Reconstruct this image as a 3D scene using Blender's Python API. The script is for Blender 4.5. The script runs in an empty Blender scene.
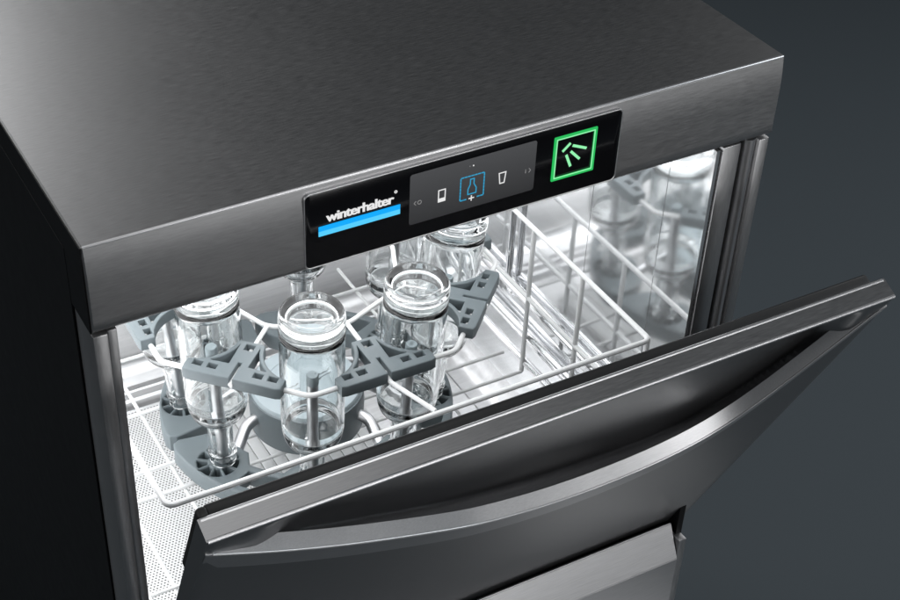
import bpy, bmesh, math, random
from mathutils import Vector, Matrix, Euler
from math import sin, cos, radians as rad, pi, sqrt

sc = bpy.context.scene
COL = sc.collection

# ------------------------------------------------------------------ camera
cd = bpy.data.cameras.new('camera')
cam = bpy.data.objects.new('camera', cd); COL.objects.link(cam)
cd.sensor_fit = 'HORIZONTAL'; cd.sensor_width = 36.0
F, CX, CY = 1520.84, 367.44, 317.64          # solved from the photograph (900 x 600)
cd.lens = 36.0 * F / 900.0
cd.shift_x = (450.0 - CX) / 900.0
cd.shift_y = (CY - 300.0) / 900.0
cam.location = (-0.2142, -0.82195, 0.5978)
cam.rotation_euler = Euler((0.9018, -0.00856, -0.47698), 'XYZ')
cd.clip_start = 0.01; cd.clip_end = 100
sc.camera = cam

# ------------------------------------------------------------------ studio light
w = bpy.data.worlds.new('World'); sc.world = w; w.use_nodes = True
bg = w.node_tree.nodes['Background']
bg.inputs['Color'].default_value = (0.85, 0.93, 1.0, 1); bg.inputs['Strength'].default_value = 0.065

def area(name, loc, target, sx, sy, power, color=(1, 1, 1), spread=180):
    l = bpy.data.lights.new(name, 'AREA'); l.shape = 'RECTANGLE'; l.size = sx; l.size_y = sy
    l.energy = power; l.color = color; l.spread = rad(spread)
    o = bpy.data.objects.new(name, l); COL.objects.link(o); o.location = loc
    d = Vector(target) - Vector(loc)
    o.rotation_euler = d.to_track_quat('-Z', 'Y').to_euler()
    return o
area('rear_left_softbox', (-0.30, 2.1, 1.05), (0.0, 0.2, 0), 1.2, 1.1, 22)
area('overhead_softbox', (0.45, -0.12, 2.2), (0.35, -0.1, 0), 0.9, 0.9, 4.6)
area('front_top_softbox', (0.80, -1.25, 1.9), (0.40, 0, -0.1), 0.9, 0.4, 4)
area('front_softbox', (0.80, -2.1, -0.30), (0.20, 0, -0.1), 0.5, 0.30, 4.0)
area('front_right_softbox', (2.25, -2.0, -0.35), (0.55, 0, -0.1), 0.4, 0.35, 0.9)
area('service_softbox', (1.5, -2.0, -0.05), (0.5, 0, -0.56), 0.5, 0.3, 3)
area('right_softbox', (2.6, 0.95, 0.75), (0.2, -0.15, -0.2), 0.8, 0.9, 4)
area('front_strip_softbox', (0.7, -2.2, 1.1), (0.35, -0.1, -0.2), 2.6, 0.35, 19)
area('low_softbox', (0.66, -0.20, -1.13), (0.40, -0.06, -0.4), 0.6, 0.4, 0.26)
area('left_softbox', (-2.0, -0.35, 0.85), (0.4, -0.1, -0.2), 0.7, 0.7, 11)
area('backdrop_lamp', (3.4, -0.6, 0.8), (2.0, 1.3, -1.15), 1.0, 0.8, 25, (0.9, 0.96, 1.0))
area('chamber_fill', (0.250, 0.255, -0.0825), (0.250, 0.2551, -0.5), 0.44, 0.44, 1.5, (0.98, 0.99, 1.0))  # added ceiling fill; the machine has no lamp inside
area('chamber_rear_fill', (0.250, 0.330, -0.086), (0.250, 0.44, -0.5), 0.42, 0.06, 0.5, (0.98, 0.99, 1.0))  # added fill towards the back wall
area('chamber_side_fill', (0.0210, 0.26, -0.34), (0.3, 0.26, -0.34), 0.40, 0.40, 1.1, (0.98, 0.99, 1.0))  # added fill from the unseen left wall

vs = sc.view_settings
vs.view_transform = 'Standard'; vs.look = 'None'; vs.gamma = 1.0; vs.use_curve_mapping = False; vs.exposure = 0.0
sc.cycles.max_bounces = 24; sc.cycles.transmission_bounces = 24; sc.cycles.glossy_bounces = 10
sc.cycles.sample_clamp_indirect = 6.0; sc.cycles.use_denoising = True

# ------------------------------------------------------------------ materials
def newmat(name):
    m = bpy.data.materials.new(name); m.use_nodes = True
    return m, m.node_tree, m.node_tree.nodes['Principled BSDF']

def plain(name, col, rough, metal=0.0, noise=0.0, scale=60.0, bump=0.0, spec=0.5, coat=0.0):
    m, nt, b = newmat(name)
    b.inputs['Base Color'].default_value = (*col, 1); b.inputs['Roughness'].default_value = rough
    b.inputs['Metallic'].default_value = metal; b.inputs['Specular IOR Level'].default_value = spec
    b.inputs['Coat Weight'].default_value = coat
    tc = nt.nodes.new('ShaderNodeTexCoord'); n = nt.nodes.new('ShaderNodeTexNoise')
    n.inputs['Scale'].default_value = scale; n.inputs['Detail'].default_value = 4
    nt.links.new(tc.outputs['Object'], n.inputs['Vector'])
    mr = nt.nodes.new('ShaderNodeMapRange'); mr.inputs['To Min'].default_value = max(0, rough - noise)
    mr.inputs['To Max'].default_value = rough + noise
    nt.links.new(n.outputs['Fac'], mr.inputs['Value']); nt.links.new(mr.outputs['Result'], b.inputs['Roughness'])
    if bump:
        bp = nt.nodes.new('ShaderNodeBump'); bp.inputs['Strength'].default_value = bump; bp.inputs['Distance'].default_value = 0.0004
        nt.links.new(n.outputs['Fac'], bp.inputs['Height']); nt.links.new(bp.outputs['Normal'], b.inputs['Normal'])
    return m

def brushed(name, col, rough, stretch=(90, 900, 900), bump=0.12, var=0.05, dist=0.0001, metal=1.0):
    """ground stainless steel: short streaks along the sheet"""
    m, nt, b = newmat(name)
    b.inputs['Metallic'].default_value = metal
    tc = nt.nodes.new('ShaderNodeTexCoord'); mp = nt.nodes.new('ShaderNodeMapping')
    mp.inputs['Scale'].default_value = stretch
    nt.links.new(tc.outputs['Object'], mp.inputs['Vector'])
    n = nt.nodes.new('ShaderNodeTexNoise'); n.inputs['Scale'].default_value = 1.0; n.inputs['Detail'].default_value = 3
    n.inputs['Roughness'].default_value = 0.6
    nt.links.new(mp.outputs['Vector'], n.inputs['Vector'])
    mr = nt.nodes.new('ShaderNodeMapRange'); mr.inputs['From Min'].default_value = 0.25; mr.inputs['From Max'].default_value = 0.75
    mr.inputs['To Min'].default_value = rough - var; mr.inputs['To Max'].default_value = rough + var
    nt.links.new(n.outputs['Fac'], mr.inputs['Value'])
    n2 = nt.nodes.new('ShaderNodeTexNoise'); n2.inputs['Scale'].default_value = 9.0; n2.inputs['Detail'].default_value = 5
    nt.links.new(tc.outputs['Object'], n2.inputs['Vector'])
    m2 = nt.nodes.new('ShaderNodeMapRange'); m2.inputs['From Min'].default_value = 0.3; m2.inputs['From Max'].default_value = 0.7
    m2.inputs['To Min'].default_value = -0.008; m2.inputs['To Max'].default_value = 0.008
    nt.links.new(n2.outputs['Fac'], m2.inputs['Value'])
    ad = nt.nodes.new('ShaderNodeMath'); ad.operation = 'ADD'
    nt.links.new(mr.outputs['Result'], ad.inputs[0]); nt.links.new(m2.outputs['Result'], ad.inputs[1])
    nt.links.new(ad.outputs[0], b.inputs['Roughness'])
    cr = nt.nodes.new('ShaderNodeMapRange'); cr.inputs['From Min'].default_value = 0.2; cr.inputs['From Max'].default_value = 0.8
    cr.inputs['To Min'].default_value = 0.88; cr.inputs['To Max'].default_value = 1.1
    nt.links.new(n.outputs['Fac'], cr.inputs['Value'])
    mx = nt.nodes.new('ShaderNodeMix'); mx.data_type = 'RGBA'; mx.blend_type = 'MULTIPLY'; mx.inputs[0].default_value = 1.0
    mx.inputs[6].default_value = (*col, 1); nt.links.new(cr.outputs['Result'], mx.inputs[7])
    nt.links.new(mx.outputs[2], b.inputs['Base Color'])
    bp = nt.nodes.new('ShaderNodeBump'); bp.inputs['Strength'].default_value = bump; bp.inputs['Distance'].default_value = dist
    nt.links.new(n.outputs['Fac'], bp.inputs['Height']); nt.links.new(bp.outputs['Normal'], b.inputs['Normal'])
    return m

def emitter(name, col, strength, base=(0.02, 0.02, 0.02)):
    m, nt, b = newmat(name)
    b.inputs['Base Color'].default_value = (*base, 1); b.inputs['Roughness'].default_value = 0.4
    b.inputs['Emission Color'].default_value = (*col, 1); b.inputs['Emission Strength'].default_value = strength
    return m

M_STEEL = brushed('brushed_steel', (0.40, 0.40, 0.405), 0.40, stretch=(85, 760, 760), bump=0.05, var=0.04)
M_DOOR = brushed('brushed_door_steel', (0.34, 0.34, 0.345), 0.34, stretch=(85, 1100, 1100), bump=0.04, var=0.035)
M_TRIM = brushed('trim_steel', (0.50, 0.50, 0.51), 0.27, bump=0.08)
M_EDGE = plain('bright_edge_steel', (0.66, 0.66, 0.67), 0.36, metal=1.0)
M_HANDLE = brushed('handle_steel', (0.58, 0.58, 0.59), 0.37, stretch=(40, 1200, 1200), bump=0.03, var=0.03)
M_LINER = plain('dark_liner', (0.02, 0.02, 0.021), 0.45, noise=0.05)  # liner darkened to cut chamber light bounced onto the fascia
M_POST = brushed('post_steel', (0.50, 0.50, 0.505), 0.38, stretch=(900, 900, 60), bump=0.08)
M_BLACK = plain('black_enamel', (0.003, 0.003, 0.0035), 0.5, noise=0.05, spec=0.2)
M_RUBBER = plain('black_rubber', (0.012, 0.012, 0.012), 0.6)
M_TANK = brushed('tank_steel', (0.88, 0.88, 0.885), 0.36, stretch=(10, 160, 160), bump=0.06, var=0.05)
M_MIRROR = brushed('polished_wall_steel', (0.88, 0.89, 0.90), 0.075, stretch=(60, 6, 60), bump=0.01, var=0.015, metal=0.88)
M_CHROME = plain('chrome', (0.82, 0.82, 0.83), 0.10, metal=1.0, noise=0.04)
M_TUBE = plain('steel_tube', (0.60, 0.60, 0.61), 0.34, metal=1.0, noise=0.05)
M_WHITE = plain('white_coating', (0.86, 0.87, 0.87), 0.32, noise=0.06, scale=200)
M_FILTERW = plain('white_filter_plastic', (0.82, 0.83, 0.83), 0.4, noise=0.08)
M_GREY = plain('blue_grey_plastic', (0.145, 0.175, 0.188), 0.46, noise=0.06, scale=400, bump=0.05)
M_GREYL = plain('pale_blue_grey_plastic', (0.40, 0.465, 0.495), 0.42, noise=0.06, scale=300)
M_HOLE = plain('hole_shade', (0.006, 0.0065, 0.007), 0.7, spec=0.2)  # near-black, stands in for the shade inside holes and slots
M_PANEL = plain('black_glass_panel', (0.004, 0.004, 0.005), 0.10, noise=0.02, spec=0.5)
M_SCREEN = emitter('screen_glass', (0.35, 0.36, 0.38), 0.12, (0.02, 0.02, 0.022))
nt = M_SCREEN.node_tree; b = nt.nodes['Principled BSDF']
tc = nt.nodes.new('ShaderNodeTexCoord'); sx = nt.nodes.new('ShaderNodeSeparateXYZ'); nt.links.new(tc.outputs['Generated'], sx.inputs[0])
mr = nt.nodes.new('ShaderNodeMapRange'); mr.inputs['To Min'].default_value = 0.05; mr.inputs['To Max'].default_value = 0.15
nt.links.new(sx.outputs['Z'], mr.inputs['Value']); nt.links.new(mr.outputs['Result'], b.inputs['Emission Strength'])
M_ICON = emitter('white_icon_light', (1, 1, 1), 0.8)
M_ICONG = emitter('grey_icon_light', (0.6, 0.6, 0.6), 0.35)
M_BLUE = emitter('blue_icon_light', (0.02, 0.36, 0.62), 0.9)
M_STRIPE = emitter('blue_stripe_light', (0.0, 0.41, 1.0), 1.0, (0, 0, 0))
M_STRIPE2 = emitter('pale_blue_stripe_light', (0.09, 0.62, 1.0), 1.0, (0, 0, 0))
M_GREEN = emitter('green_frame_light', (0.01, 0.52, 0.10), 0.95)
M_GREENP = emitter('pale_green_light', (0.30, 0.95, 0.45), 0.95)
M_BACK = plain('backdrop_paint', (0.072, 0.0855, 0.096), 0.85, noise=0.05, scale=3, spec=0.15)

# bottle glass
M_GLASS, nt, b = newmat('clear_glass')
b.inputs['Base Color'].default_value = (0.97, 0.985, 0.985, 1); b.inputs['Roughness'].default_value = 0.0
b.inputs['Transmission Weight'].default_value = 1.0; b.inputs['IOR'].default_value = 1.47
tc = nt.nodes.new('ShaderNodeTexCoord'); n = nt.nodes.new('ShaderNodeTexNoise'); n.inputs['Scale'].default_value = 38
nt.links.new(tc.outputs['Object'], n.inputs['Vector'])
bp_ = nt.nodes.new('ShaderNodeBump'); bp_.inputs['Strength'].default_value = 0.25; bp_.inputs['Distance'].default_value = 0.0012
nt.links.new(n.outputs['Fac'], bp_.inputs['Height']); nt.links.new(bp_.outputs['Normal'], b.inputs['Normal'])

# perforated filter: white sheet with staggered dark holes
M_PERF, nt, b = newmat('perforated_filter')
b.inputs['Roughness'].default_value = 0.4
tc = nt.nodes.new('ShaderNodeTexCoord')
def dots(off):
    a = nt.nodes.new('ShaderNodeVectorMath'); a.operation = 'ADD'; a.inputs[1].default_value = off
    nt.links.new(tc.outputs['Object'], a.inputs[0])
    s = nt.nodes.new('ShaderNodeVectorMath'); s.operation = 'MULTIPLY'; s.inputs[1].default_value = (1 / .0038, 1 / .0066, 0)
    nt.links.new(a.outputs[0], s.inputs[0])
    f = nt.nodes.new('ShaderNodeVectorMath'); f.operation = 'FRACTION'; nt.links.new(s.outputs[0], f.inputs[0])
    c = nt.nodes.new('ShaderNodeVectorMath'); c.operation = 'SUBTRACT'; c.inputs[1].default_value = (.5, .5, 0)
    nt.links.new(f.outputs[0], c.inputs[0])
    k = nt.nodes.new('ShaderNodeVectorMath'); k.operation = 'MULTIPLY'; k.inputs[1].default_value = (3.8, 6.6, 0)
    nt.links.new(c.outputs[0], k.inputs[0])
    l = nt.nodes.new('ShaderNodeVectorMath'); l.operation = 'LENGTH'; nt.links.new(k.outputs[0], l.inputs[0])
    return l.outputs['Value']
mn = nt.nodes.new('ShaderNodeMath'); mn.operation = 'MINIMUM'
nt.links.new(dots((10, 10, 0)), mn.inputs[0]); nt.links.new(dots((10.0019, 10.0033, 0)), mn.inputs[1])
rp = nt.nodes.new('ShaderNodeMapRange'); rp.inputs['From Min'].default_value = 0.75; rp.inputs['From Max'].default_value = 1.05
nt.links.new(mn.outputs[0], rp.inputs['Value'])
mx = nt.nodes.new('ShaderNodeMix'); mx.data_type = 'RGBA'
mx.inputs[6].default_value = (0.10, 0.10, 0.10, 1); mx.inputs[7].default_value = (0.82, 0.82, 0.82, 1)
nt.links.new(rp.outputs['Result'], mx.inputs[0]); nt.links.new(mx.outputs[2], b.inputs['Base Color'])
bp_ = nt.nodes.new('ShaderNodeBump'); bp_.inputs['Distance'].default_value = 0.0006; bp_.inputs['Strength'].default_value = 0.6
nt.links.new(rp.outputs['Result'], bp_.inputs['Height']); nt.links.new(bp_.outputs['Normal'], b.inputs['Normal'])

# ------------------------------------------------------------------ helpers
def thing(name, label, cat, loc=(0, 0, 0), group=None):
    o = bpy.data.objects.new(name, None); COL.objects.link(o); o.location = loc; o.empty_display_size = 0.05
    tag(o, label, cat, group); return o

def tag(o, label, cat, group=None):
    o['label'] = label; o['category'] = cat
    if group: o['group'] = group
    return o

def root_loc(o):
    v = Vector((0, 0, 0))
    while o is not None:
        v += o.location; o = o.parent
    return v

def link(name, me, mats, parent=None, world=True):
    """link a mesh whose vertices are in world space under parent"""
    o = bpy.data.objects.new(name, me); COL.objects.link(o)
    for m in (mats if isinstance(mats, (list, tuple)) else [mats]): me.materials.append(m)
    if parent is not None:
        o.parent = parent
        if world: o.location = -root_loc(parent)
    return o

def build(name, bm, mats, parent=None, smooth=True, world=True, recalc=True):
    if recalc: bmesh.ops.recalc_face_normals(bm, faces=bm.faces[:])
    me = bpy.data.meshes.new(name); bm.to_mesh(me); bm.free()
    if smooth:
        me.polygons.foreach_set('use_smooth', [True] * len(me.polygons))
        me.set_sharp_from_angle(angle=rad(35))
    return link(name, me, mats, parent, world)

def box(bm, lo, hi, bev=0.0, seg=2, M=None):
    r = bmesh.ops.create_cube(bm, size=1.0)
    vs_ = r['verts']
    for v in vs_:
        v.co = Vector([lo[i] + (v.co[i] + 0.5) * (hi[i] - lo[i]) for i in range(3)])
    if bev:
        es = list({e for v in vs_ for e in v.link_edges})
        r = bmesh.ops.bevel(bm, geom=es, offset=bev, segments=seg, profile=0.5, affect='EDGES')
        vs_ = list({v for f in r['faces'] for v in f.verts} | {v for v in vs_ if v.is_valid})
    if M is not None:
        for v in vs_: v.co = M @ v.co
    return vs_

def rounded(pts, r, n=5, closed=False):
    """round the corners of a polyline"""
    P = [Vector(p) for p in pts]; out = []
    N = len(P)
    for i in range(N):
        if not closed and i in (0, N - 1): out.append(P[i]); continue
        a, b, c = P[i - 1], P[i], P[(i + 1) % N]
        d1, d2 = (a - b), (c - b)
        k = min(r, d1.length * .45, d2.length * .45)
        s, e = b + d1.normalized() * k, b + d2.normalized() * k
        for j in range(n + 1):
            t = j / n
            out.append(s * (1 - t) ** 2 + b * 2 * t * (1 - t) + e * t * t)
    return out

def tube(bm, pts, r, seg=10, closed=False, cap=True, radii=None):
    P = [Vector(p) for p in pts]; N = len(P)
    up = None; rings = []
    for i in range(N):
        if closed: t = (P[(i + 1) % N] - P[i - 1]).normalized()
        else: t = (P[min(i + 1, N - 1)] - P[max(i - 1, 0)]).normalized()
        if up is None:
            up = Vector((0, 0, 1)) if abs(t.z) < 0.9 else Vector((1, 0, 0))
        up = (up - t * up.dot(t)).normalized(); sd = t.cross(up)
        rr = radii[i] if radii else r
        rings.append([bm.verts.new(P[i] + (up * cos(2 * pi * k / seg) + sd * sin(2 * pi * k / seg)) * rr) for k in range(seg)])
    for i in range(N if closed else N - 1):
        A, B = rings[i], rings[(i + 1) % N]
        for k in range(seg):
            bm.faces.new((A[k], A[(k + 1) % seg], B[(k + 1) % seg], B[k]))
    if cap and not closed:
        bm.faces.new(rings[0][::-1]); bm.faces.new(rings[-1])

def lathe(bm, prof, seg=64, c=(0, 0, 0)):
    rings = []
    for r, z in prof:
        if r < 1e-6: rings.append([bm.verts.new((c[0], c[1], c[2] + z))])
        else: rings.append([bm.verts.new((c[0] + r * cos(2 * pi * k / seg), c[1] + r * sin(2 * pi * k / seg), c[2] + z)) for k in range(seg)])
    for A, B in zip(rings, rings[1:]):
        for k in range(seg):
            k2 = (k + 1) % seg
            if len(A) == 1 and len(B) == 1: continue
            if len(A) == 1: bm.faces.new((A[0], B[k2], B[k]))
            elif len(B) == 1: bm.faces.new((A[k], A[k2], B[0]))
            else: bm.faces.new((A[k], A[k2], B[k2], B[k]))

def inset(L, d):
    """move a closed loop to its left by d (mitred)"""
    P = [Vector(p) for p in L]; N = len(P); out = []
    for i in range(N):
        d1 = (P[i] - P[i - 1]).normalized(); d2 = (P[(i + 1) % N] - P[i]).normalized()
        n1 = Vector((-d1.y, d1.x)); n2 = Vector((-d2.y, d2.x)); m = n1 + n2
        if m.length < 1e-6: out.append(P[i] + n1 * d); continue
        m.normalize(); out.append(P[i] + m * (d / max(0.5, m.dot(n1))))
    return out

def plate(loops, half, bev=0.0, res=2):
    """flat plate from closed 2D loops (first outer, the rest holes), z in +-half, rounded edges; returns mesh"""
    from mathutils.geometry import delaunay_2d_cdt
    Ls = []
    for i, L in enumerate(loops):
        L = [p for j, p in enumerate(L) if (Vector(p) - Vector(L[j - 1])).length > 1e-6]
        ar = sum(L[j - 1][0] * L[j][1] - L[j][0] * L[j - 1][1] for j in range(len(L)))
        hole = i > 0 and len(loops) > 1 and inside(loops[0], L[0])
        if (ar < 0) != hole: L = L[::-1]
        Ls.append(L)
    bm = bmesh.new(); steps = [(0.0, half)] if bev == 0 else [(bev * (1 - cos(pi / 2 * (1 - k / res))), half - bev + bev * sin(pi / 2 * (1 - k / res))) for k in range(res + 1)]
    caps = []
    for L in Ls:
        rings = []
        for off, z in steps + [(o_, -z_) for o_, z_ in reversed(steps)]:
            Q = inset(L, off) if off else [Vector(p) for p in L]
            rings.append([bm.verts.new((q.x, q.y, z)) for q in Q])
        for A, B in zip(rings, rings[1:]):
            for k in range(len(A)): bm.faces.new((A[k], B[k], B[(k + 1) % len(A)], A[(k + 1) % len(A)]))
        caps.append((rings[0], rings[-1]))
    flats = []
    for side in (0, 1):
        vs_, es, ref = [], [], []
        for c in caps:
            n0 = len(vs_); r = c[side]
            vs_ += [v.co.xy for v in r]; ref += r
            es += [(n0 + k, n0 + (k + 1) % len(r)) for k in range(len(r))]
        co, _, fs, ov, _, _ = delaunay_2d_cdt(vs_, es, [], 1, 1e-9)
        mp = [ref[o_[0]] if o_ else bm.verts.new((*c_, ref[0].co.z)) for c_, o_ in zip(co, ov)]
        loops2 = [[v.co.xy for v in c[side]] for c in caps]
        for f in fs:
            m = sum((co[k] for k in f), Vector((0, 0))) / len(f)
            if sum(inside(L, m) for L in loops2) % 2 == 0: continue
            try: flats.append(bm.faces.new([mp[k] for k in f]))
            except ValueError: pass
    bmesh.ops.recalc_face_normals(bm, faces=bm.faces[:])
    for f in bm.faces: f.smooth = True
    for f in flats:
        if f.is_valid: f.smooth = False
    me = bpy.data.meshes.new('plate'); bm.to_mesh(me); bm.free(); me.set_sharp_from_angle(angle=rad(32))
    return me

def inside(L, p):
    c = False
    for i in range(len(L)):
        (x1, y1), (x2, y2) = L[i - 1], L[i]
        if (y1 > p[1]) != (y2 > p[1]) and p[0] < (x2 - x1) * (p[1] - y1) / (y2 - y1) + x1: c = not c
    return c

def sm(t):
    t = max(0.0, min(1.0, t)); return t * t * (3 - 2 * t)

def rrect(x0, z0, x1, z1, r, n=6):
    out = []
    for cx, cz, a0 in ((x1 - r, z1 - r, 0), (x0 + r, z1 - r, 90), (x0 + r, z0 + r, 180), (x1 - r, z0 + r, 270)):
        for k in range(n + 1):
            a = rad(a0 + 90 * k / n); out.append((cx + r * cos(a), cz + r * sin(a)))
    return out

W = 0.6
# ================================================================== backdrop
bm = bmesh.new()
prof = [(-4.0, -1.15)] + [(2.4 + 1.2 * sin(rad(a)), 0.05 - 1.2 * cos(rad(a))) for a in range(0, 91, 6)] + [(3.6, 4.5)]
prev = None
for y, z in prof:
    row = [bm.verts.new((x, y, z)) for x in (-5, 8)]
    if prev: bm.faces.new((prev[0], prev[1], row[1], row[0]))
    prev = row
bd = build('floor_backdrop', bm, M_BACK); bd['kind'] = 'structure'

# ================================================================== dishwasher body
DW = thing('dishwasher', 'open undercounter glasswasher in dark brushed steel with lit black control panel', 'dishwasher', (0.3, 0.3, -1.15))

# hood: folded sheet with a softly domed front and a rolled lower lip
def hood_profile():
    P = [(0.72, 0.0)]
    r = 0.0020
    YO = 0.0008; P += [(YO + r, 0.0)]
    for k in range(1, 7):
        a = rad(90 * k / 6); P.append((YO + r - r * sin(a), -r + r * cos(a)))
    zt, zb = -r, -0.0745
    for k in range(1, 13):                                        # gently convex fascia
        t = k / 12; z = zt + (zb + 0.006 - zt) * t
        P.append((0.0026 * max(0.0, 1 - t / 0.5) ** 2 - 0.0018, z))
    y0 = P[-1][0]
    for k in range(1, 6):
        a = rad(90 * k / 5); P.append((y0 + 0.006 * (1 - cos(a)), zb + 0.006 - 0.006 * sin(a)))
    P.append((0.03, zb))
    return P
bm = bmesh.new(); rows = []
for x in (0.0, 0.0012, 0.5988, 0.6):
    ins = 0.0009 if x in (0.0, 0.6) else 0.0
    rows.append([bm.verts.new((x, y + (ins if y < 0.02 and z > -0.07 else 0), z - (ins if z > -0.0005 else 0))) for y, z in hood_profile()])
for A, B in zip(rows, rows[1:]):
    for k in range(len(A) - 1): bm.faces.new((A[k], A[k + 1], B[k + 1], B[k]))
for A in (rows[0], rows[-1]):
    e = [bm.verts.new((A[0].co.x, 0.72, -0.0745))]
    bm.faces.new(A + e)
hood = build('hood', bm, [M_STEEL, M_EDGE], DW)
for f in hood.data.polygons:                                       # front fold in lighter steel, painted in for its highlight line
    c = f.center
    if len(f.vertices) == 4 and c.y < 0.004 and c.z > -0.0021 and 0.001 < c.x < 0.599: f.material_index = 1

# side walls (black left flank with a raised border), back
for x0, x1 in ((0.0004, 0.008), (0.592, 0.5996)):
    bm = bmesh.new(); box(bm, (x0, 0.012, -1.12), (x1, 0.718, -0.0755), 0.0008)
    sp = build('side_panel', bm, M_BLACK, DW)
    xo = -0.0006 if x0 < 0.3 else 0.6006
    me = plate([[(0.0415, -1.11), (0.705, -1.11), (0.705, -0.0256), (0.0415, -0.0256)]], 0.0008, 0.0004, 1)
    me.transform(Matrix.Translation((xo, 0, 0)) @ Matrix(((0, 0, 1, 0), (1, 0, 0, 0), (0, 1, 0, 0), (0, 0, 0, 1))))
    link('cover_sheet', me, M_BLACK, sp)
# black flank of the hood itself
bm = bmesh.new(); box(bm, (-0.0011, 0.0008, -0.0742), (-0.0001, 0.72, -0.0008)); build('hood_flank', bm, M_BLACK, DW)
bm = bmesh.new(); box(bm, (0.002, 0.719, -1.12), (0.598, 0.726, -0.002), 0.001); build('back_panel', bm, M_BLACK, DW)
for x in (0.06, 0.54):
    for y in (0.06, 0.66):
        bm = bmesh.new(); lathe(bm, [(0, 0), (0.02, 0), (0.022, 0.004), (0.014, 0.02), (0.014, 0.042), (0, 0.042)], 24, (x, y, -1.15))
        build('foot', bm, M_RUBBER, DW)

# front frame posts
bm = bmesh.new(); box(bm, (0.0, 0.0, -1.12), (0.0112, 0.04, -0.0775), 0.0009); build('front_post', bm, M_POST, DW)
bm = bmesh.new(); box(bm, (0.0114, 0.0012, -0.42), (0.0185, 0.04, -0.0760), 0.0008); build('front_post', bm, M_POST, DW)
bm = bmesh.new(); box(bm, (0.5895, 0.0, -0.42), (0.6, 0.04, -0.0775), 0.0009); build('front_post', bm, M_POST, DW)
bm = bmesh.new(); tube(bm, [(0.5835, 0.0065, -0.0765), (0.5835, 0.0065, -0.42)], 0.0056, 20); build('hinge_rail', bm, M_EDGE, DW)
bm = bmesh.new(); box(bm, (0.5714, 0.012, -0.42), (0.5895, 0.03, -0.0760)); build('hinge_slot', bm, M_RUBBER, DW)
bm = bmesh.new(); box(bm, (0.5528, 0.0012, -0.42), (0.5712, 0.03, -0.0760), 0.0008); build('front_post', bm, M_POST, DW)
# black gasket under the hood lip
bm = bmesh.new(); box(bm, (0.0115, 0.0066, -0.0775), (0.5885, 0.028, -0.0748)); build('door_seal', bm, M_RUBBER, DW)

# lower service panel, leaning back at the top
bm = bmesh.new()
pr_ = [(0.0165, -0.5535), (-0.001, -0.5905), (-0.001, -1.12), (0.0185, -1.12), (0.0185, -0.5535)]
A = [bm.verts.new((0.0125 if i < 1 else 0.0120, y, z)) for i, (y, z) in enumerate(pr_)]
B = [bm.verts.new((0.5870 if i < 1 else 0.5885, y, z)) for i, (y, z) in enumerate(pr_)]
for k in range(5): bm.faces.new((A[k], A[(k + 1) % 5], B[(k + 1) % 5], B[k]))
bm.faces.new(A); bm.faces.new(B[::-1])
bmesh.ops.bevel(bm, geom=[e for e in bm.edges], offset=0.0008, segments=2, affect='EDGES')
build('service_panel', bm, M_HANDLE, DW, smooth=False)
bm = bmesh.new(); box(bm, (0.5895, 0.002, -1.12), (0.5990, 0.018, -0.5680), 0.0009); build('front_post', bm, M_POST, DW)
bm = bmesh.new(); box(bm, (0.012, 0.0192, -0.62), (0.5835, 0.0218, -0.5570)); build('gap_shade_strip', bm, M_RUBBER, DW)  # black strip put in as the dark of the gap below the door

# ------------------------------------------------------------------ wash chamber
XL, XR, YB, ZF, ZC = 0.0195, 0.5478, 0.508, -0.575, -0.079
def sheet(bm, prof, x0, x1):
    prev = None
    for y, z in prof:
        r = [bm.verts.new((x, y, z)) for x in (x0, x1)]
        if prev: bm.faces.new((prev[0], prev[1], r[1], r[0]))
        prev = r
tk = bmesh.new()
# back wall: upper sheet, pressed ledge, lower deep-drawn wall, cove, moulding, floor
bk = [(YB - 0.018, ZC), (YB - 0.018, -0.455)]
for k in range(1, 7): a = rad(90 * k / 6); bk.append((YB - 0.018 + 0.010 * (1 - cos(a)), -0.455 - 0.010 * sin(a)))
bk += [(YB - 0.004, -0.466), (YB, -0.472), (YB, -0.525)]
for k in range(1, 9): a = rad(90 * k / 8); bk.append((YB - 0.028 * (1 - cos(a)), -0.525 - 0.028 * sin(a)))
bk += [(YB - 0.032, -0.553), (YB - 0.034, -0.558), (YB - 0.038, -0.558), (YB - 0.040, -0.565), (YB - 0.046, -0.565), (YB - 0.048, ZF), (0.05, ZF)]
sheet(tk, bk, XL, XR)
CH = build('wash_chamber', tk, M_TANK, DW)
bm = bmesh.new(); box(bm, (XL - 0.006, 0.056, ZF - 0.01), (XL, YB + 0.004, ZC)); build('left_wall', bm, M_TANK, CH)
# polished right wall, in pressed panels with thin seams
mw = bmesh.new()
ys = [0.003, 0.0585, 0.1635, YB - 0.0005]
for i, (a, b2) in enumerate(zip(ys, ys[1:])):
    box(mw, (XR, a + 0.0002, -0.40), (XR + 0.0035, b2 - 0.0002, ZC), 0.0002, 1)
    box(mw, (XR, max(a, 0.056) + 0.0002, -0.545), (XR + 0.0035, b2 - 0.0002, -0.4002), 0.0002, 1)
build('polished_wall', mw, M_MIRROR, CH)
bm = bmesh.new(); box(bm, (XR + 0.0037, 0.0032, -0.40), (XR + 0.005, YB, ZC)); box(bm, (XR + 0.0037, 0.056, ZF), (XR + 0.005, YB, -0.4002)); build('wall_backing', bm, M_TRIM, CH)
bm = bmesh.new()                                                   # white cove along the wall foot
pc = [(XR, -0.545)] + [(XR - 0.028 * (1 - cos(rad(a))), -0.545 - 0.028 * sin(rad(a))) for a in range(15, 91, 15)] + [(XR - 0.036, ZF + 0.001)]
prev = None
for x, z in pc:
    r = [bm.verts.new((x, y, z)) for y in (0.056, YB - 0.047)]
    if prev: bm.faces.new((prev[0], prev[1], r[1], r[0]))
    prev = r
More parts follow.
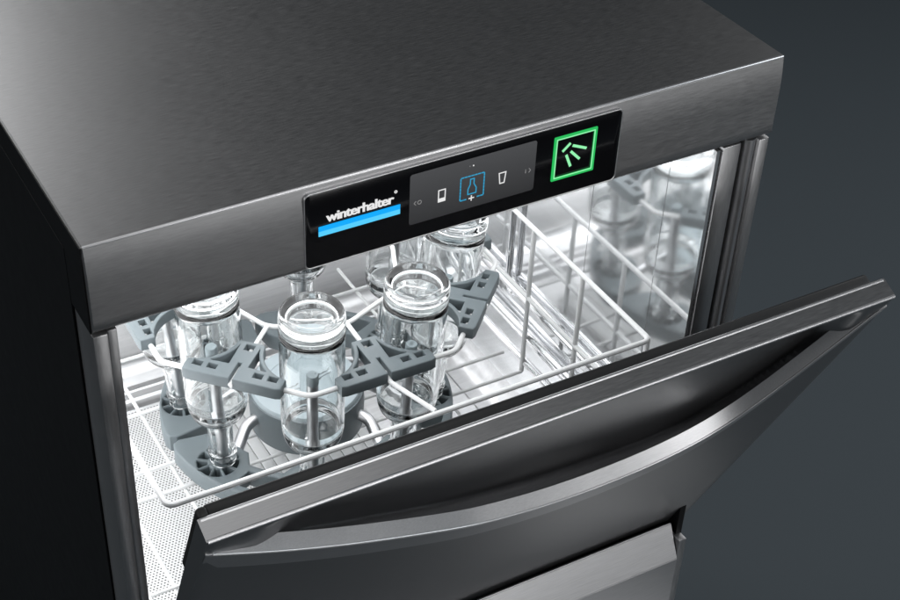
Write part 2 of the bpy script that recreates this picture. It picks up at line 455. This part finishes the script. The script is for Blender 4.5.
build('cove_strip', bm, M_TANK, CH)
bm = bmesh.new(); box(bm, (XL, 0.03, ZC), (XR, YB, ZC + 0.003)); build('ceiling', bm, M_TANK, CH)
bm = bmesh.new(); box(bm, (XL, 0.046, ZF - 0.02), (XR, 0.0555, -0.552), 0.002); build('front_lip', bm, M_TANK, CH)

bm = bmesh.new(); box(bm, (0.0085, 0.046, -0.62), (0.5915, 0.70, -0.597), 0.001); build('light_block', bm, M_BLACK, CH)  # unseen box added under the chamber to stop light leaking out
# perforated filter and slotted centre plate on the tank floor
bm = bmesh.new(); box(bm, (0.022, 0.058, ZF + 0.0015), (0.268, 0.452, ZF + 0.004), 0.0008)
build('filter_sheet', bm, M_PERF, CH)
bm = bmesh.new()
for k in range(11):
    x = 0.232 + k * 0.0145
    box(bm, (x, 0.12, ZF + 0.0045), (x + 0.0136, 0.40, ZF + 0.0125), 0.0006)
box(bm, (0.228, 0.112, ZF + 0.0045), (0.394, 0.1196, ZF + 0.0135), 0.0012); box(bm, (0.228, 0.4004, ZF + 0.0045), (0.394, 0.408, ZF + 0.0135), 0.0012)
build('filter_grate', bm, M_FILTERW, CH)

# rack rails along the polished wall
for x, z, r in ((0.5395, -0.4000, 0.0050), (0.5310, -0.4290, 0.0048), (0.5400, -0.4480, 0.0042), (0.5270, -0.4620, 0.0048)):
    bm = bmesh.new(); tube(bm, [(x, 0.035, z), (x, 0.47, z)], r, 14); build('rack_rail', bm, M_CHROME, CH)
# chrome feed pipe with a hooked foot
bm = bmesh.new(); tube(bm, rounded([(0.5415, 0.286, -0.082), (0.5415, 0.286, -0.405), (0.541, 0.274, -0.412), (0.541, 0.268, -0.404)], 0.008), 0.0038, 12); build('feed_pipe', bm, M_CHROME, CH)

# ------------------------------------------------------------------ control panel
me = plate([rrect(0.1650, -0.0708, 0.4388, -0.0068, 0.0042)], 0.0030, 0.0003)
toXZ = Matrix(((1, 0, 0, 0), (0, 0, -1, 0), (0, 1, 0, 0), (0, 0, 0, 1)))       # 2D x,y -> x,z facing -y
me.transform(Matrix.Translation((0, 0.0009, 0)) @ toXZ)
CP = link('control_panel', me, M_PANEL, DW)
me = plate([rrect(0.1638, -0.0720, 0.4400, -0.0056, 0.0054), rrect(0.1651, -0.0707, 0.4387, -0.0069, 0.0041)], 0.0022, 0.0005)
me.transform(Matrix.Translation((0, -0.0002, 0)) @ toXZ); link('bezel', me, M_EDGE, CP)
YS = -0.00225
def flat(name, loops, mat, half=0.00012, y=YS, parent=None):
    me = plate(loops, half, 0.0); me.transform(Matrix.Translation((0, y, 0)) @ toXZ)
    return link(name, me, mat, parent or CP)
flat('screen', [rrect(0.2508, -0.0580, 0.3610, -0.0132, 0.0022)], M_SCREEN, 0.0001)
def bar2(a, b2, wd):
    a, b2 = Vector(a), Vector(b2); d = (b2 - a).normalized(); n2 = Vector((-d.y, d.x)) * wd / 2
    return [tuple(a + n2), tuple(a - n2), tuple(b2 - n2), tuple(b2 + n2)]
def stroke(pts, wd, closed=True):
    """outline ring of a closed polygon"""
    P = [Vector(p) for p in pts]; N = len(P); O = []; I = []
    area2 = sum(P[i].x * P[(i + 1) % N].y - P[(i + 1) % N].x * P[i].y for i in range(N)); s = 1 if area2 > 0 else -1
    for i in range(N):
        d1 = (P[i] - P[i - 1]).normalized(); d2 = (P[(i + 1) % N] - P[i]).normalized()
        n1 = Vector((d1.y, -d1.x)) * s; n2 = Vector((d2.y, -d2.x)) * s
        m = (n1 + n2).normalized(); k = wd / 2 / max(0.4, m.dot(n1))
        O.append(tuple(P[i] + m * k)); I.append(tuple(P[i] - m * k))
    return [O, I]
YI = YS - 0.0003
flat('tumbler_icon', stroke([(.2755, -.0338), (.2812, -.0338), (.2812, -.0440), (.2755, -.0440)], .0008), M_ICON, y=YI)
flat('tumbler_base_icon', [[(.2759, -.0436), (.2808, -.0436), (.2808, -.0412), (.2759, -.0412)]], M_ICON, y=YI)
flat('goblet_icon', stroke([(.3284, -.0338), (.3344, -.0338), (.3333, -.0432), (.3295, -.0432)], .0008), M_ICON, y=YI)
flat('bottle_icon', stroke([(.3030, -.0316), (.3062, -.0316), (.3062, -.0362), (.3084, -.0402), (.3084, -.0449), (.3012, -.0449), (.3012, -.0402), (.3030, -.0362)], .0008), M_BLUE, y=YI)
x0, x1, z0, z1 = .2945, .3151, -.0490, -.0286
dl = []
for i in range(7):
    a = (i + .08) / 7; b2 = (i + .92) / 7
    for p, q in (((x0, z1), (x1, z1)), ((x0, z0), (x0, z1)), ((x1, z0), (x1, z1)), ((x0, z0), (x1, z0))):
        if p[1] == q[1] == z0 and 2 <= i <= 4: continue
        dl.append(bar2((p[0] + (q[0] - p[0]) * a, p[1] + (q[1] - p[1]) * a), (p[0] + (q[0] - p[0]) * b2, p[1] + (q[1] - p[1]) * b2), .0009))
flat('selection_frame', dl, M_BLUE, y=YI)
flat('plus_icon', [[(.3046 + a, -.0490 + b2) for a, b2 in ((-.0024, .0004), (-.0004, .0004), (-.0004, .0024), (.0004, .0024), (.0004, .0004), (.0024, .0004), (.0024, -.0004), (.0004, -.0004), (.0004, -.0024), (-.0004, -.0024), (-.0004, -.0004), (-.0024, -.0004))]], M_ICON, y=YI)
flat('page_dot', [[(.3049 + .0006 * cos(k * pi / 6), -.0198 + .0006 * sin(k * pi / 6)) for k in range(12)]], M_ICON, y=YI)
flat('page_dot', [[(.3018 + .0004 * cos(k * pi / 6), -.0196 + .0004 * sin(k * pi / 6)) for k in range(12)]], M_ICONG, y=YI)
flat('left_arrow_icon', [bar2((.2545, -.0392), (.2562, -.0374), .0006), bar2((.2545, -.0392), (.2562, -.0410), .0006)], M_ICONG, y=YI)
flat('ring_icon', [[(.2592 + .0019 * cos(k * pi / 8), -.0392 + .0019 * sin(k * pi / 8)) for k in range(16)], [(.2592 + .0013 * cos(k * pi / 8), -.0392 + .0013 * sin(k * pi / 8)) for k in range(16)]], M_ICONG, y=YI)
flat('info_icon', [bar2((.3524, -.0404), (.3524, -.0384), .0007), bar2((.3524, -.0378), (.3524, -.0371), .0007)], M_ICONG, y=YI)
flat('right_arrow_icon', [bar2((.3553, -.0368), (.3569, -.0387), .0006), bar2((.3553, -.0406), (.3569, -.0387), .0006)], M_ICONG, y=YI)
# start button: green frame and spray symbol
flat('start_button', [rrect(.3768, -.0556, .4164, -.0156, .0008, 2), rrect(.3796, -.0528, .4136, -.0184, .0004, 2)], M_GREEN, 0.0003, y=YI)
flat('button_glow_line', [rrect(.3788, -.0536, .4144, -.0176, .0004, 2), rrect(.3797, -.0527, .4135, -.0185, .0004, 2)], M_GREENP, 0.0001, y=YI - 0.0005)
flat('spray_symbol', [bar2((.3853, -.0303), (.3922, -.0243), .0022), bar2((.3945, -.0271), (.4078, -.0331), .0022), bar2((.3932, -.0321), (.4022, -.0414), .0022), bar2((.3892, -.0343), (.3942, -.0460), .0022)], M_GREENP, y=YI)
# brand stripe and lettering
flat('brand_stripe', [[(.1754, -.0402), (.2428, -.0402), (.2428, -.0359), (.1754, -.0359)]], M_STRIPE, y=YI)
flat('brand_stripe', [[(.1754, -.0445), (.2428, -.0445), (.2428, -.0403), (.1754, -.0403)]], M_STRIPE2, y=YI)
tcu = bpy.data.curves.new('lettering', 'FONT'); tcu.body = 'winterhalter'; tcu.size = 0.0112; tcu.offset = 0.00012
tcu.extrude = 0.00012; tcu.space_character = 0.93; tcu.fill_mode = 'BOTH'
to = bpy.data.objects.new('lettering', tcu); COL.objects.link(to)
me = bpy.data.meshes.new_from_object(to.evaluated_get(bpy.context.evaluated_depsgraph_get()))
bpy.data.objects.remove(to)
xs = [v.co.x for v in me.vertices]; k = (0.2372 - 0.1818) / (max(xs) - min(xs)); k0 = min(xs)
for v in me.vertices: v.co = Vector((0.1818 + (v.co.x - k0) * k, v.co.y * 1.0, v.co.z))
bm = bmesh.new()
for j, dx in enumerate((-0.0003, -0.0001, 0.0001, 0.0003)):
    m2 = me.copy(); m2.transform(Matrix.Translation((dx, YI - 0.00004 * j, -0.0332)) @ toXZ); bm.from_mesh(m2)
build('lettering', bm, M_ICON, CP, smooth=False)
flat('ring_mark', [[(.2388 + .0013 * cos(k * pi / 6), -.0238 + .0013 * sin(k * pi / 6)) for k in range(12)], [(.2388 + .0006 * cos(k * pi / 6), -.0238 + .0006 * sin(k * pi / 6)) for k in range(12)]], M_ICON, y=YI)

# ------------------------------------------------------------------ door (half open)
DT = Vector((0, -0.1581, -0.1442)); DBt = Vector((0, 0.0270, -0.5612))
DV = (DBt - DT).normalized(); DN = Vector((0, DV.z, -DV.y))
DX0, DX1 = 0.0167, 0.6151; DL = (DBt - DT).length
def dp(x, v, n): return Vector((x, 0, 0)) + DT + DV * v + DN * n
# front edge of the bar, x -> distance down the door
HB = [(.0167, .020), (.0254, .0245), (.075, .053), (.128, .080), (.214, .119), (.254, .137), (.315, .153), (.36, .161), (.416, .166), (.46, .166), (.50, .157), (.535, .130), (.565, .085), (.590, .044), (.606, .020), (.6151, .012)]
def hv(x):
    # smooth local average of the table
    def lin(x):
        for (a, va), (b2, vb) in zip(HB, HB[1:]):
            if x <= b2: return va + (vb - va) * (x - a) / (b2 - a)
        return HB[-1][1]
    s = wt = 0.0
    wdt = min(0.03, max(0.004, min(x - DX0, DX1 - x)))
    for k in range(-8, 9):
        xx = x + wdt * k / 8; g = math.exp(-2.0 * (k / 8) ** 2)
        s += lin(min(max(xx, DX0), DX1)) * g; wt += g
    return s / wt
HMAX = 0.0165
def hh(x):
    u = (x - DX0) / (DX1 - DX0); return HMAX * max(0.0, sin(pi * min(1, max(0, u)))) ** 0.9 + 0.0006
bm = bmesh.new()
NX, NV = 150, 110
def skin_n(x, v):
    vb = hv(x) + 0.034
    e = sm((v - 0.0040) / 0.016) * sm((vb - v) / 0.016)
    room = sm((hv(x) - 0.040) / 0.034)
    return -0.0155 * e * room
vlist = [0.0, 0.0015] + [0.0015 + (0.235 - 0.0015) * k / 90 for k in range(1, 91)] + [0.235 + (DL - 0.0015 - 0.235) * k / 10 for k in range(1, 11)] + [DL]
rows = []
for v in vlist:
    row = []
    for i in range(NX + 1):
        x = DX0 + (DX1 - DX0) * i / NX
        n_ = skin_n(x, v)
        if i in (0, NX) or v in (0.0, DL): n_ = -0.0008
        row.append(bm.verts.new(dp(x, v, n_)))
    rows.append(row)
for A, B in zip(rows, rows[1:]):
    for i in range(NX): bm.faces.new((A[i], A[i + 1], B[i + 1], B[i]))
bkv = [[bm.verts.new(dp(x, v, -0.0183)) for x in (DX0, DX1)] for v in (0.0, DL)]
bm.faces.new([*rows[0], bkv[0][1], bkv[0][0]][::-1]); bm.faces.new([*rows[-1], bkv[1][1], bkv[1][0]])
bm.faces.new([r[0] for r in rows] + [bkv[1][0], bkv[0][0]]); bm.faces.new([r[-1] for r in rows][::-1] + [bkv[0][1], bkv[1][1]])
bm.faces.new((bkv[0][0], bkv[0][1], bkv[1][1], bkv[1][0]))
DOOR = build('door', bm, M_DOOR, DW)
# thin bright beads added as highlight lines along the upper door edges
bm = bmesh.new(); tube(bm, [dp(DX0 + 0.002, 0.0011, -0.0172), dp(DX1 - 0.002, 0.0011, -0.0172)], 0.0018, 18); build('highlight_bead', bm, M_EDGE, DOOR)
bm = bmesh.new(); tube(bm, [dp(DX0 + 0.001, 0.0011, -0.0012), dp(DX1 - 0.001, 0.0011, -0.0012)], 0.0018, 18); build('highlight_bead', bm, M_EDGE, DOOR)
# inner liner and black corner caps
bm = bmesh.new(); vsx = box(bm, (DX0 + 0.010, 0.010, -0.031), (DX1 - 0.004, DL - 0.02, -0.0184), 0.0025, 3)
for v in bm.verts: v.co = dp(v.co.x, v.co.y, v.co.z)
build('inner_liner', bm, M_LINER, DOOR)
for xa, xb in ((DX0 + 0.0015, DX0 + 0.0096),):
    bm = bmesh.new(); box(bm, (xa, 0.0005, -0.027), (xb, 0.10, -0.0184), 0.003, 4)
    for v in bm.verts: v.co = dp(v.co.x, v.co.y, v.co.z)
    build('corner_cap', bm, M_RUBBER, DOOR)
# bowed bar handle
bm = bmesh.new(); secs = []
NS = 120
for i in range(NS + 1):
    x = DX0 + 0.0012 + (DX1 - DX0 - 0.0024) * i / NS
    h, v0 = hh(x), hv(x)
    u = (x - DX0) / (DX1 - DX0); end = sm(min(u, 1 - u) / 0.05)
    th = 0.004 + 0.0085 * end; ht = 0.036; q = 0.0016
    tl = 0.0065 * end
    sec = [(v0 - tl, h - th), (v0 - tl * .09, h - q), (v0 + q * .30, h - q * .30), (v0 + q, h), (v0 + ht - 0.006, h - 0.0022), (v0 + ht - .0015, h - 0.0042), (v0 + ht, h - 0.0065), (v0 + ht, h - th - 0.001)]
    secs.append([dp(x, v, n_) for v, n_ in sec])
for k in range(len(secs[0])):                                     # each facet its own strip: crisp folds, smooth along the bow
    k2 = (k + 1) % len(secs[0]); pa = None
    for sct in secs:
        row = (bm.verts.new(sct[k]), bm.verts.new(sct[k2]))
        if pa: bm.faces.new((pa[0], row[0], row[1], pa[1]))
        pa = row
bm.faces.new([bm.verts.new(p_) for p_ in secs[0]]); bm.faces.new([bm.verts.new(p_) for p_ in secs[-1][::-1]])
hnd = build('door_handle', bm, M_HANDLE, DOOR, recalc=False)
bm = bmesh.new(); tube(bm, [q_[2].lerp(q_[3], 0.4) - DN * 0.0006 for q_ in secs[1:-1]], 0.0013, 12); build('highlight_bead', bm, M_EDGE, DOOR)  # bead added to draw the highlight along the bar's front edge

# ================================================================== wire rack
RK = thing('dish_rack', 'white coated wire basket standing on rails inside the bright chamber', 'rack', (0.285, 0.255, -0.478))
RW = 0.0026
xl, xr, yf, yb, zr, zb = 0.0475, 0.5225, 0.020, 0.485, -0.285, -0.4735
bm = bmesh.new(); tube(bm, rounded([(xl, yf, zr), (xr, yf, zr), (xr, yb, zr), (xl, yb, zr)], 0.008, closed=True), RW, 10, True); build('rim_wire', bm, M_WHITE, RK)
bm = bmesh.new(); tube(bm, [(xr, yf + .004, -0.373), (xr, yb, -0.373)], RW, 10); build('side_rail', bm, M_WHITE, RK)
for y in (0.024, 0.131, 0.2195, 0.345, 0.481):
    bm = bmesh.new(); tube(bm, [(xr + .0005, y, zr), (xr + .0005, y, zb)], RW, 10); build('upright_wire', bm, M_WHITE, RK)
for x, y in ((xl, 0.25), (xl, 0.481), (0.2, 0.485), (0.37, 0.485)):
    bm = bmesh.new(); tube(bm, rounded([(x, y, zr), (x, y, zb)], 0.004), 0.0015, 10); build('upright_wire', bm, M_WHITE, RK)
bm = bmesh.new()
for y in (0.04, 0.10, 0.2185, 0.2560, 0.340, 0.43): tube(bm, [(xl, y, zb), (xr, y, zb)], 0.0020, 8)
for x in (0.0485, 0.073, 0.130, 0.43): tube(bm, [(x, 0.024, zb - .0045), (x, 0.481, zb - .0045)], 0.0020, 8)
build('base_grid', bm, M_WHITE, RK)

# ================================================================== bottle insert
C0 = Vector((0.281, 0.254, 0)); PH = -113.5
ZT = -0.4430                                                     # top of the foot plates
BI = thing('bottle_insert', 'blue grey plastic bottle carrier with hub, steel water tubes and clipped wire ring', 'bottle carrier', (0.281, 0.254, -0.4705))
def pol(r, a, z): return Vector((C0.x + r * cos(rad(a)), C0.y + r * sin(rad(a)), z))
# hub
bm = bmesh.new()
lathe(bm, [(0, -0.4380), (0.040, -0.4380), (0.0405, -0.4386), (0.042, -0.4386), (0.0425, -0.4380), (0.0545, -0.4382), (0.0585, -0.4395), (0.0605, -0.4425), (0.0612, -0.452), (0.0600, -0.470), (0.05, -0.471), (0, -0.471)], 72, C0)
for v in bm.verts: v.co = Vector((C0.x + (v.co.x - C0.x) * .95, C0.y + (v.co.y - C0.y) * .95, v.co.z + 0.017 if v.co.z > -0.46 else v.co.z))
HUB = build('hub', bm, M_GREYL, BI)
bm = bmesh.new()
lathe(bm, [(0.0576, -0.4265), (0.0590, -0.4270), (0.0598, -0.445), (0.0588, -0.4695), (0.0572, -0.4695)], 72, C0); build('hub_skirt', bm, M_GREY, HUB)
for s in (-1, 1):
    for k in (-1, 1):
        bm = bmesh.new(); box(bm, (C0.x - 0.012 + s * 0.026 + k * 0.0, C0.y - 0.0009 + k * 0.004, -0.4209), (C0.x + 0.012 + s * 0.026, C0.y + 0.0009 + k * 0.004, -0.4201), 0.0003, 1)
        build('hub_rib', bm, M_GREY, HUB)
RF, RT = 0.128, 0.1395
feet = []
for k in range(8):
    a = PH + 45 * k
    sw = {0: 0, 1: 19, 2: 20, 3: 16, 4: 0, 5: -16, 6: -18, 7: -18}[k]
    pts = [pol(0.050, a + sw, -0.4460), pol(0.070, a + sw * .95, -0.4470), pol(0.098, a + sw * 0.2, -0.4585), pol(0.122, a, -0.4600)]
    bm = bmesh.new(); tube(bm, rounded(pts, 0.012, 6), 0.0061, 16); build('water_tube', bm, M_TUBE, BI)
# foot plates, one per pair of bottles: outline in local polar coordinates about the ring centre
def arc(r, a0, a1, n): return [(r * cos(rad(a0 + (a1 - a0) * i / n)), r * sin(rad(a0 + (a1 - a0) * i / n))) for i in range(n + 1)]
def rosette(cx, cy, r0, r1, n=9, gap=0.0032):
    L = []
    for i in range(n):
        a0, a1 = 2 * pi * i / n, 2 * pi * (i + 1) / n
        g0, g1 = gap / 2 / r0, gap / 2 / r1
        P = [(cx + r1 * cos(a0 + g1 + (a1 - a0 - 2 * g1) * t / 5), cy + r1 * sin(a0 + g1 + (a1 - a0 - 2 * g1) * t / 5)) for t in range(6)]
        P += [(cx + r0 * cos(a1 - g0 - (a1 - a0 - 2 * g0) * t / 3), cy + r0 * sin(a1 - g0 - (a1 - a0 - 2 * g0) * t / 3)) for t in range(4)]
        L.append(P)
    return L
outl = arc(0.1515, -40, 40, 22)
outl += [(0.1485 * cos(rad(43)), 0.1485 * sin(rad(43))), (0.142 * cos(rad(44.2)), 0.142 * sin(rad(44.2)))]
outl += [(0.113 * cos(rad(42)), 0.113 * sin(rad(42))), (0.102 * cos(rad(36)), 0.102 * sin(rad(36)))]
outl += arc(0.0990, 31, 15, 6) + arc(0.113, 9, -9, 6) + arc(0.0990, -15, -31, 6)
outl += [(0.102 * cos(rad(36)), -0.102 * sin(rad(36))), (0.113 * cos(rad(42)), -0.113 * sin(rad(42)))]
outl += [(0.142 * cos(rad(44.2)), -0.142 * sin(rad(44.2))), (0.1485 * cos(rad(43)), -0.1485 * sin(rad(43)))]
holes = []
for s in (-1, 1):
    cx, cy = RF * cos(rad(22.5)), RF * sin(rad(22.5)) * s
    holes += rosette(cx, cy, 0.0105, 0.0205)
# pocket between the two seats
holes.append(arc(0.1425, -9, 9, 8) + arc(0.1215, 7, -7, 6))
me_plate = plate([outl] + holes, 0.0105, 0.0022, 3)
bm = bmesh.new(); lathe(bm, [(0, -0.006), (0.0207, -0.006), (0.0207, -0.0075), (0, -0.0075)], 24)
me_shade = bpy.data.meshes.new('hole_shade_disc'); bm.to_mesh(me_shade); bm.free(); me_shade.materials.append(M_HOLE)  # near-black disc painting the shade down in the rosette holes
me_plate.materials.append(M_GREY)
for j in range(4):
    aj = PH - 22.5 + 90 * j
    o = bpy.data.objects.new('foot_plate', me_plate); COL.objects.link(o); o.parent = BI
    o.location = Vector((C0.x, C0.y, ZT - 0.0105)) - BI.location; o.rotation_euler = (0, 0, rad(aj))
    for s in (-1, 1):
        q = bpy.data.objects.new('hole_shade_disc', me_shade); COL.objects.link(q); q.parent = o
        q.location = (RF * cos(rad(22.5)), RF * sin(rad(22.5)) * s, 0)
# bottle axes: foot point and a second point at the ring
AX = []
FO = {7: (0.006, 0, 0), 0: (0.002, 0, 0)}; TO = {7: (0.012, 0.0, 0), 0: (0.003, 0, 0), 1: (-0.004, 0, 0)}
for k in range(8):
    a = PH + 45 * k
    f = pol(RF, a, ZT) + Vector(FO.get(k, (0, 0, 0))); t = pol(RT + 0.0025, a, -0.277) + Vector(TO.get(k, (0, 0, 0)))
    AX.append((f, t))
# steel nozzles in the bottles
for k, (f, t) in enumerate(AX):
    d = (t - f).normalized()
    bm = bmesh.new(); tube(bm, [f - d * 0.014, f + d * 0.140], 0.0054, 16); nz = build('spray_nozzle', bm, M_TUBE, BI)
    bm = bmesh.new(); e = f + d * 0.140
    tube(bm, [e, e + d * .010, e + d * .0112, e + d * .0112, e + d * 0.006], 0.0056, 16, radii=[0.0060, 0.0058, 0.0050, 0.0024, 0.0022]); build('nozzle_tip', bm, M_GREYL, nz)
# wire ring and inner star
ZR = -0.2775
bm = bmesh.new(); tube(bm, rounded([pol(0.1877, PH + 45 * k, ZR) for k in range(8)], 0.007, 6, True), 0.0025, 10, True); build('ring_wire', bm, M_WHITE, BI)
bm = bmesh.new(); tube(bm, rounded([pol(0.096, PH + 22.5 + 45 * k, ZR) for k in range(8)], 0.010, 5, True), 0.0022, 10, True); build('inner_ring_wire', bm, M_WHITE, BI)
for k in range(8):
    a = PH + 22.5 + 45 * k
    end = [pol(0.184, a, ZR + 0.001)]
    if k == 0: end = [pol(0.186, a, ZR - 0.001), (0.297, 0.0225, -0.2835)]
    bm = bmesh.new(); tube(bm, [pol(0.096, a, ZR + 0.001)] + end, 0.0022, 10); build('spoke_wire', bm, M_WHITE, BI)
# stays holding the ring to the hub level
for k in (0, 2, 4, 6):
    a = PH + 22.5 + 45 * k
# clips between neighbouring bottles
B2 = Vector((RT * cos(rad(22.5)), RT * sin(rad(22.5)))); RHO = 0.0402
def carc(r, a0, a1, n, s=1): return [(B2.x + r * cos(rad(a0 + (a1 - a0) * i / n)), (B2.y + r * sin(rad(a0 + (a1 - a0) * i / n))) * s) for i in range(n + 1)]
half_o = [(0.1832, 0.0016), (0.1838, 0.012), (0.1838, 0.042), (0.1822, 0.0465), (0.1752, 0.0470)] + carc(RHO, -9.5, -84, 14)
half_o += [(0.1300, 0.0120), (0.1300, 0.0)]
slit = [(0.1600, -0.0000), (0.1600, 0.0016)]
outl = [(0.1600, 0.0016)] + half_o[:-1] + [(half_o[-2][0], -half_o[-2][1])] + [(x, -y) for x, y in half_o[-3::-1]] + [(0.1600, -0.0016)]
holes = []
for s in (-1, 1):
    c2 = carc(RHO + 0.0042, -34, -80, 8, s)
    holes.append(c2 + [(0.1635, 0.0095 * s), (0.1640, 0.0095 * s + (c2[0][1] - 0.0095 * s) * .9)])
    for y0 in (0.0175, 0.0315):
        j = 0.00017 if s < 0 else 0.0; y1 = y0 + 0.0085 + j; y0 += j * 0.6
        holes.append([(0.1684 + j, y0 * s), (0.1748 + j * .5, y0 * s + j * .3), (0.1749, y1 * s), (0.1685, y1 * s - j * .4)])
holes.append([(0.1340, -0.0042), (0.1420, -0.0042), (0.1420, 0.0042), (0.1340, 0.0042)])
me_clip = plate([outl] + holes, 0.0062, 0.0013, 3); me_clip.materials.append(M_GREY)
clip_shades = []
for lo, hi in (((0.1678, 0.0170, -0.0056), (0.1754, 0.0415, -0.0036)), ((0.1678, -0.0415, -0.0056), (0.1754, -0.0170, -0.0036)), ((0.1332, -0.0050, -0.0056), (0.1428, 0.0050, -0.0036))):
    bm = bmesh.new(); box(bm, lo, hi); m2 = bpy.data.meshes.new('slot_shade_block'); bm.to_mesh(m2); bm.free(); m2.materials.append(M_HOLE); clip_shades.append(m2)  # near-black blocks painting the shade inside the clip openings
for k in range(8):
    o = bpy.data.objects.new('clip', me_clip); COL.objects.link(o); o.parent = BI
    o.location = Vector((C0.x, C0.y, -0.2755)) - BI.location; o.rotation_euler = (0, 0, rad(PH + 22.5 + 45 * k))
    for q_me in clip_shades:
        q = bpy.data.objects.new('slot_shade_block', q_me); COL.objects.link(q); q.parent = o

# ================================================================== bottles (upside down)
prof_out = [(0.0, 0.2226), (0.012, 0.2228), (0.022, 0.2236), (0.0285, 0.2250), (0.0318, 0.2258), (0.0345, 0.2252), (0.0361, 0.2234), (0.0368, 0.2205), (0.0369, 0.2165), (0.0367, 0.2125), (0.0364, 0.2090), (0.0364, 0.2000), (0.0364, 0.095), (0.0360, 0.085), (0.0346, 0.0755), (0.0315, 0.0680), (0.0262, 0.0625), (0.0205, 0.0580), (0.0168, 0.0525), (0.0156, 0.0460), (0.0152, 0.024), (0.0153, 0.016), (0.0172, 0.0150), (0.0174, 0.0105), (0.0160, 0.0092), (0.0160, 0.0012), (0.0150, 0.0)]
prof_in = [(0.0122, 0.0), (0.0114, 0.0012), (0.0116, 0.048), (0.0130, 0.0550), (0.0180, 0.0612), (0.0245, 0.0660), (0.0290, 0.0710), (0.0316, 0.0780), (0.0329, 0.087), (0.0332, 0.19), (0.0332, 0.2050), (0.0327, 0.2105), (0.0310, 0.2142), (0.0278, 0.2158), (0.0140, 0.2164), (0.0, 0.2168)]
KR = 0.815
prof_out = [(r * KR, z) for r, z in prof_out]; prof_in = [((r + 0.0006) * KR - 0.0006 if r > 0 else 0, z) for r, z in prof_in]
def dens(P, n):
    """Catmull-Rom resample for smooth glass"""
    out = []
    for i in range(len(P) - 1):
        p0, p1, p2, p3 = P[max(i - 1, 0)], P[i], P[i + 1], P[min(i + 2, len(P) - 1)]
        for j in range(n):
            t = j / n
            out.append(tuple(max(0.0, 0.5 * (2 * b_ + (c - a) * t + (2 * a - 5 * b_ + 4 * c - d) * t * t + (3 * b_ - a - 3 * c + d) * t ** 3)) if m == 0 else
                             0.5 * (2 * b_ + (c - a) * t + (2 * a - 5 * b_ + 4 * c - d) * t * t + (3 * b_ - a - 3 * c + d) * t ** 3)
                             for m, (a, b_, c, d) in enumerate(zip(p0, p1, p2, p3))))
    out.append(P[-1]); return out
bm = bmesh.new()
po = dens(prof_out, 3); po[0] = (0, po[0][1]); pi_ = dens(prof_in, 3)
lathe(bm, po + pi_, 72)
bmesh.ops.recalc_face_normals(bm, faces=bm.faces[:])
me_b = bpy.data.meshes.new('glass_bottle'); bm.to_mesh(me_b); bm.free(); me_b.materials.append(M_GLASS)
me_b.polygons.foreach_set('use_smooth', [True] * len(me_b.polygons))
BL = {0: 'upturned clear bottle at the front, standing right before the round hub',
      1: 'upturned clear bottle right of the front one, whole base ring in view below the panel',
      2: 'upturned clear bottle behind the right front one, beside the steel rails',
      3: 'upturned clear bottle at the back right, mostly hidden below the lit screen',
      4: 'upturned clear bottle at the back, only shoulder and neck showing above the front bottle',
      5: 'upturned clear bottle at the back left, only a rounded edge showing beside the left bottle',
      6: 'upturned clear bottle at far left, half hidden behind the left front bottle',
      7: 'upturned clear bottle at the left front, base cut off by the hood lip'}
for k, (f, t) in enumerate(AX):
    o = bpy.data.objects.new('glass_bottle', me_b); COL.objects.link(o)
    d = (t - f).normalized()
    o.rotation_mode = 'QUATERNION'
    o.rotation_quaternion = d.to_track_quat('Z', 'Y') @ Euler((0, 0, 0.7 * k)).to_quaternion()
    o.location = f + d * 0.0006
    tag(o, BL[k], 'bottle', 'bottles upside down in the carrier')
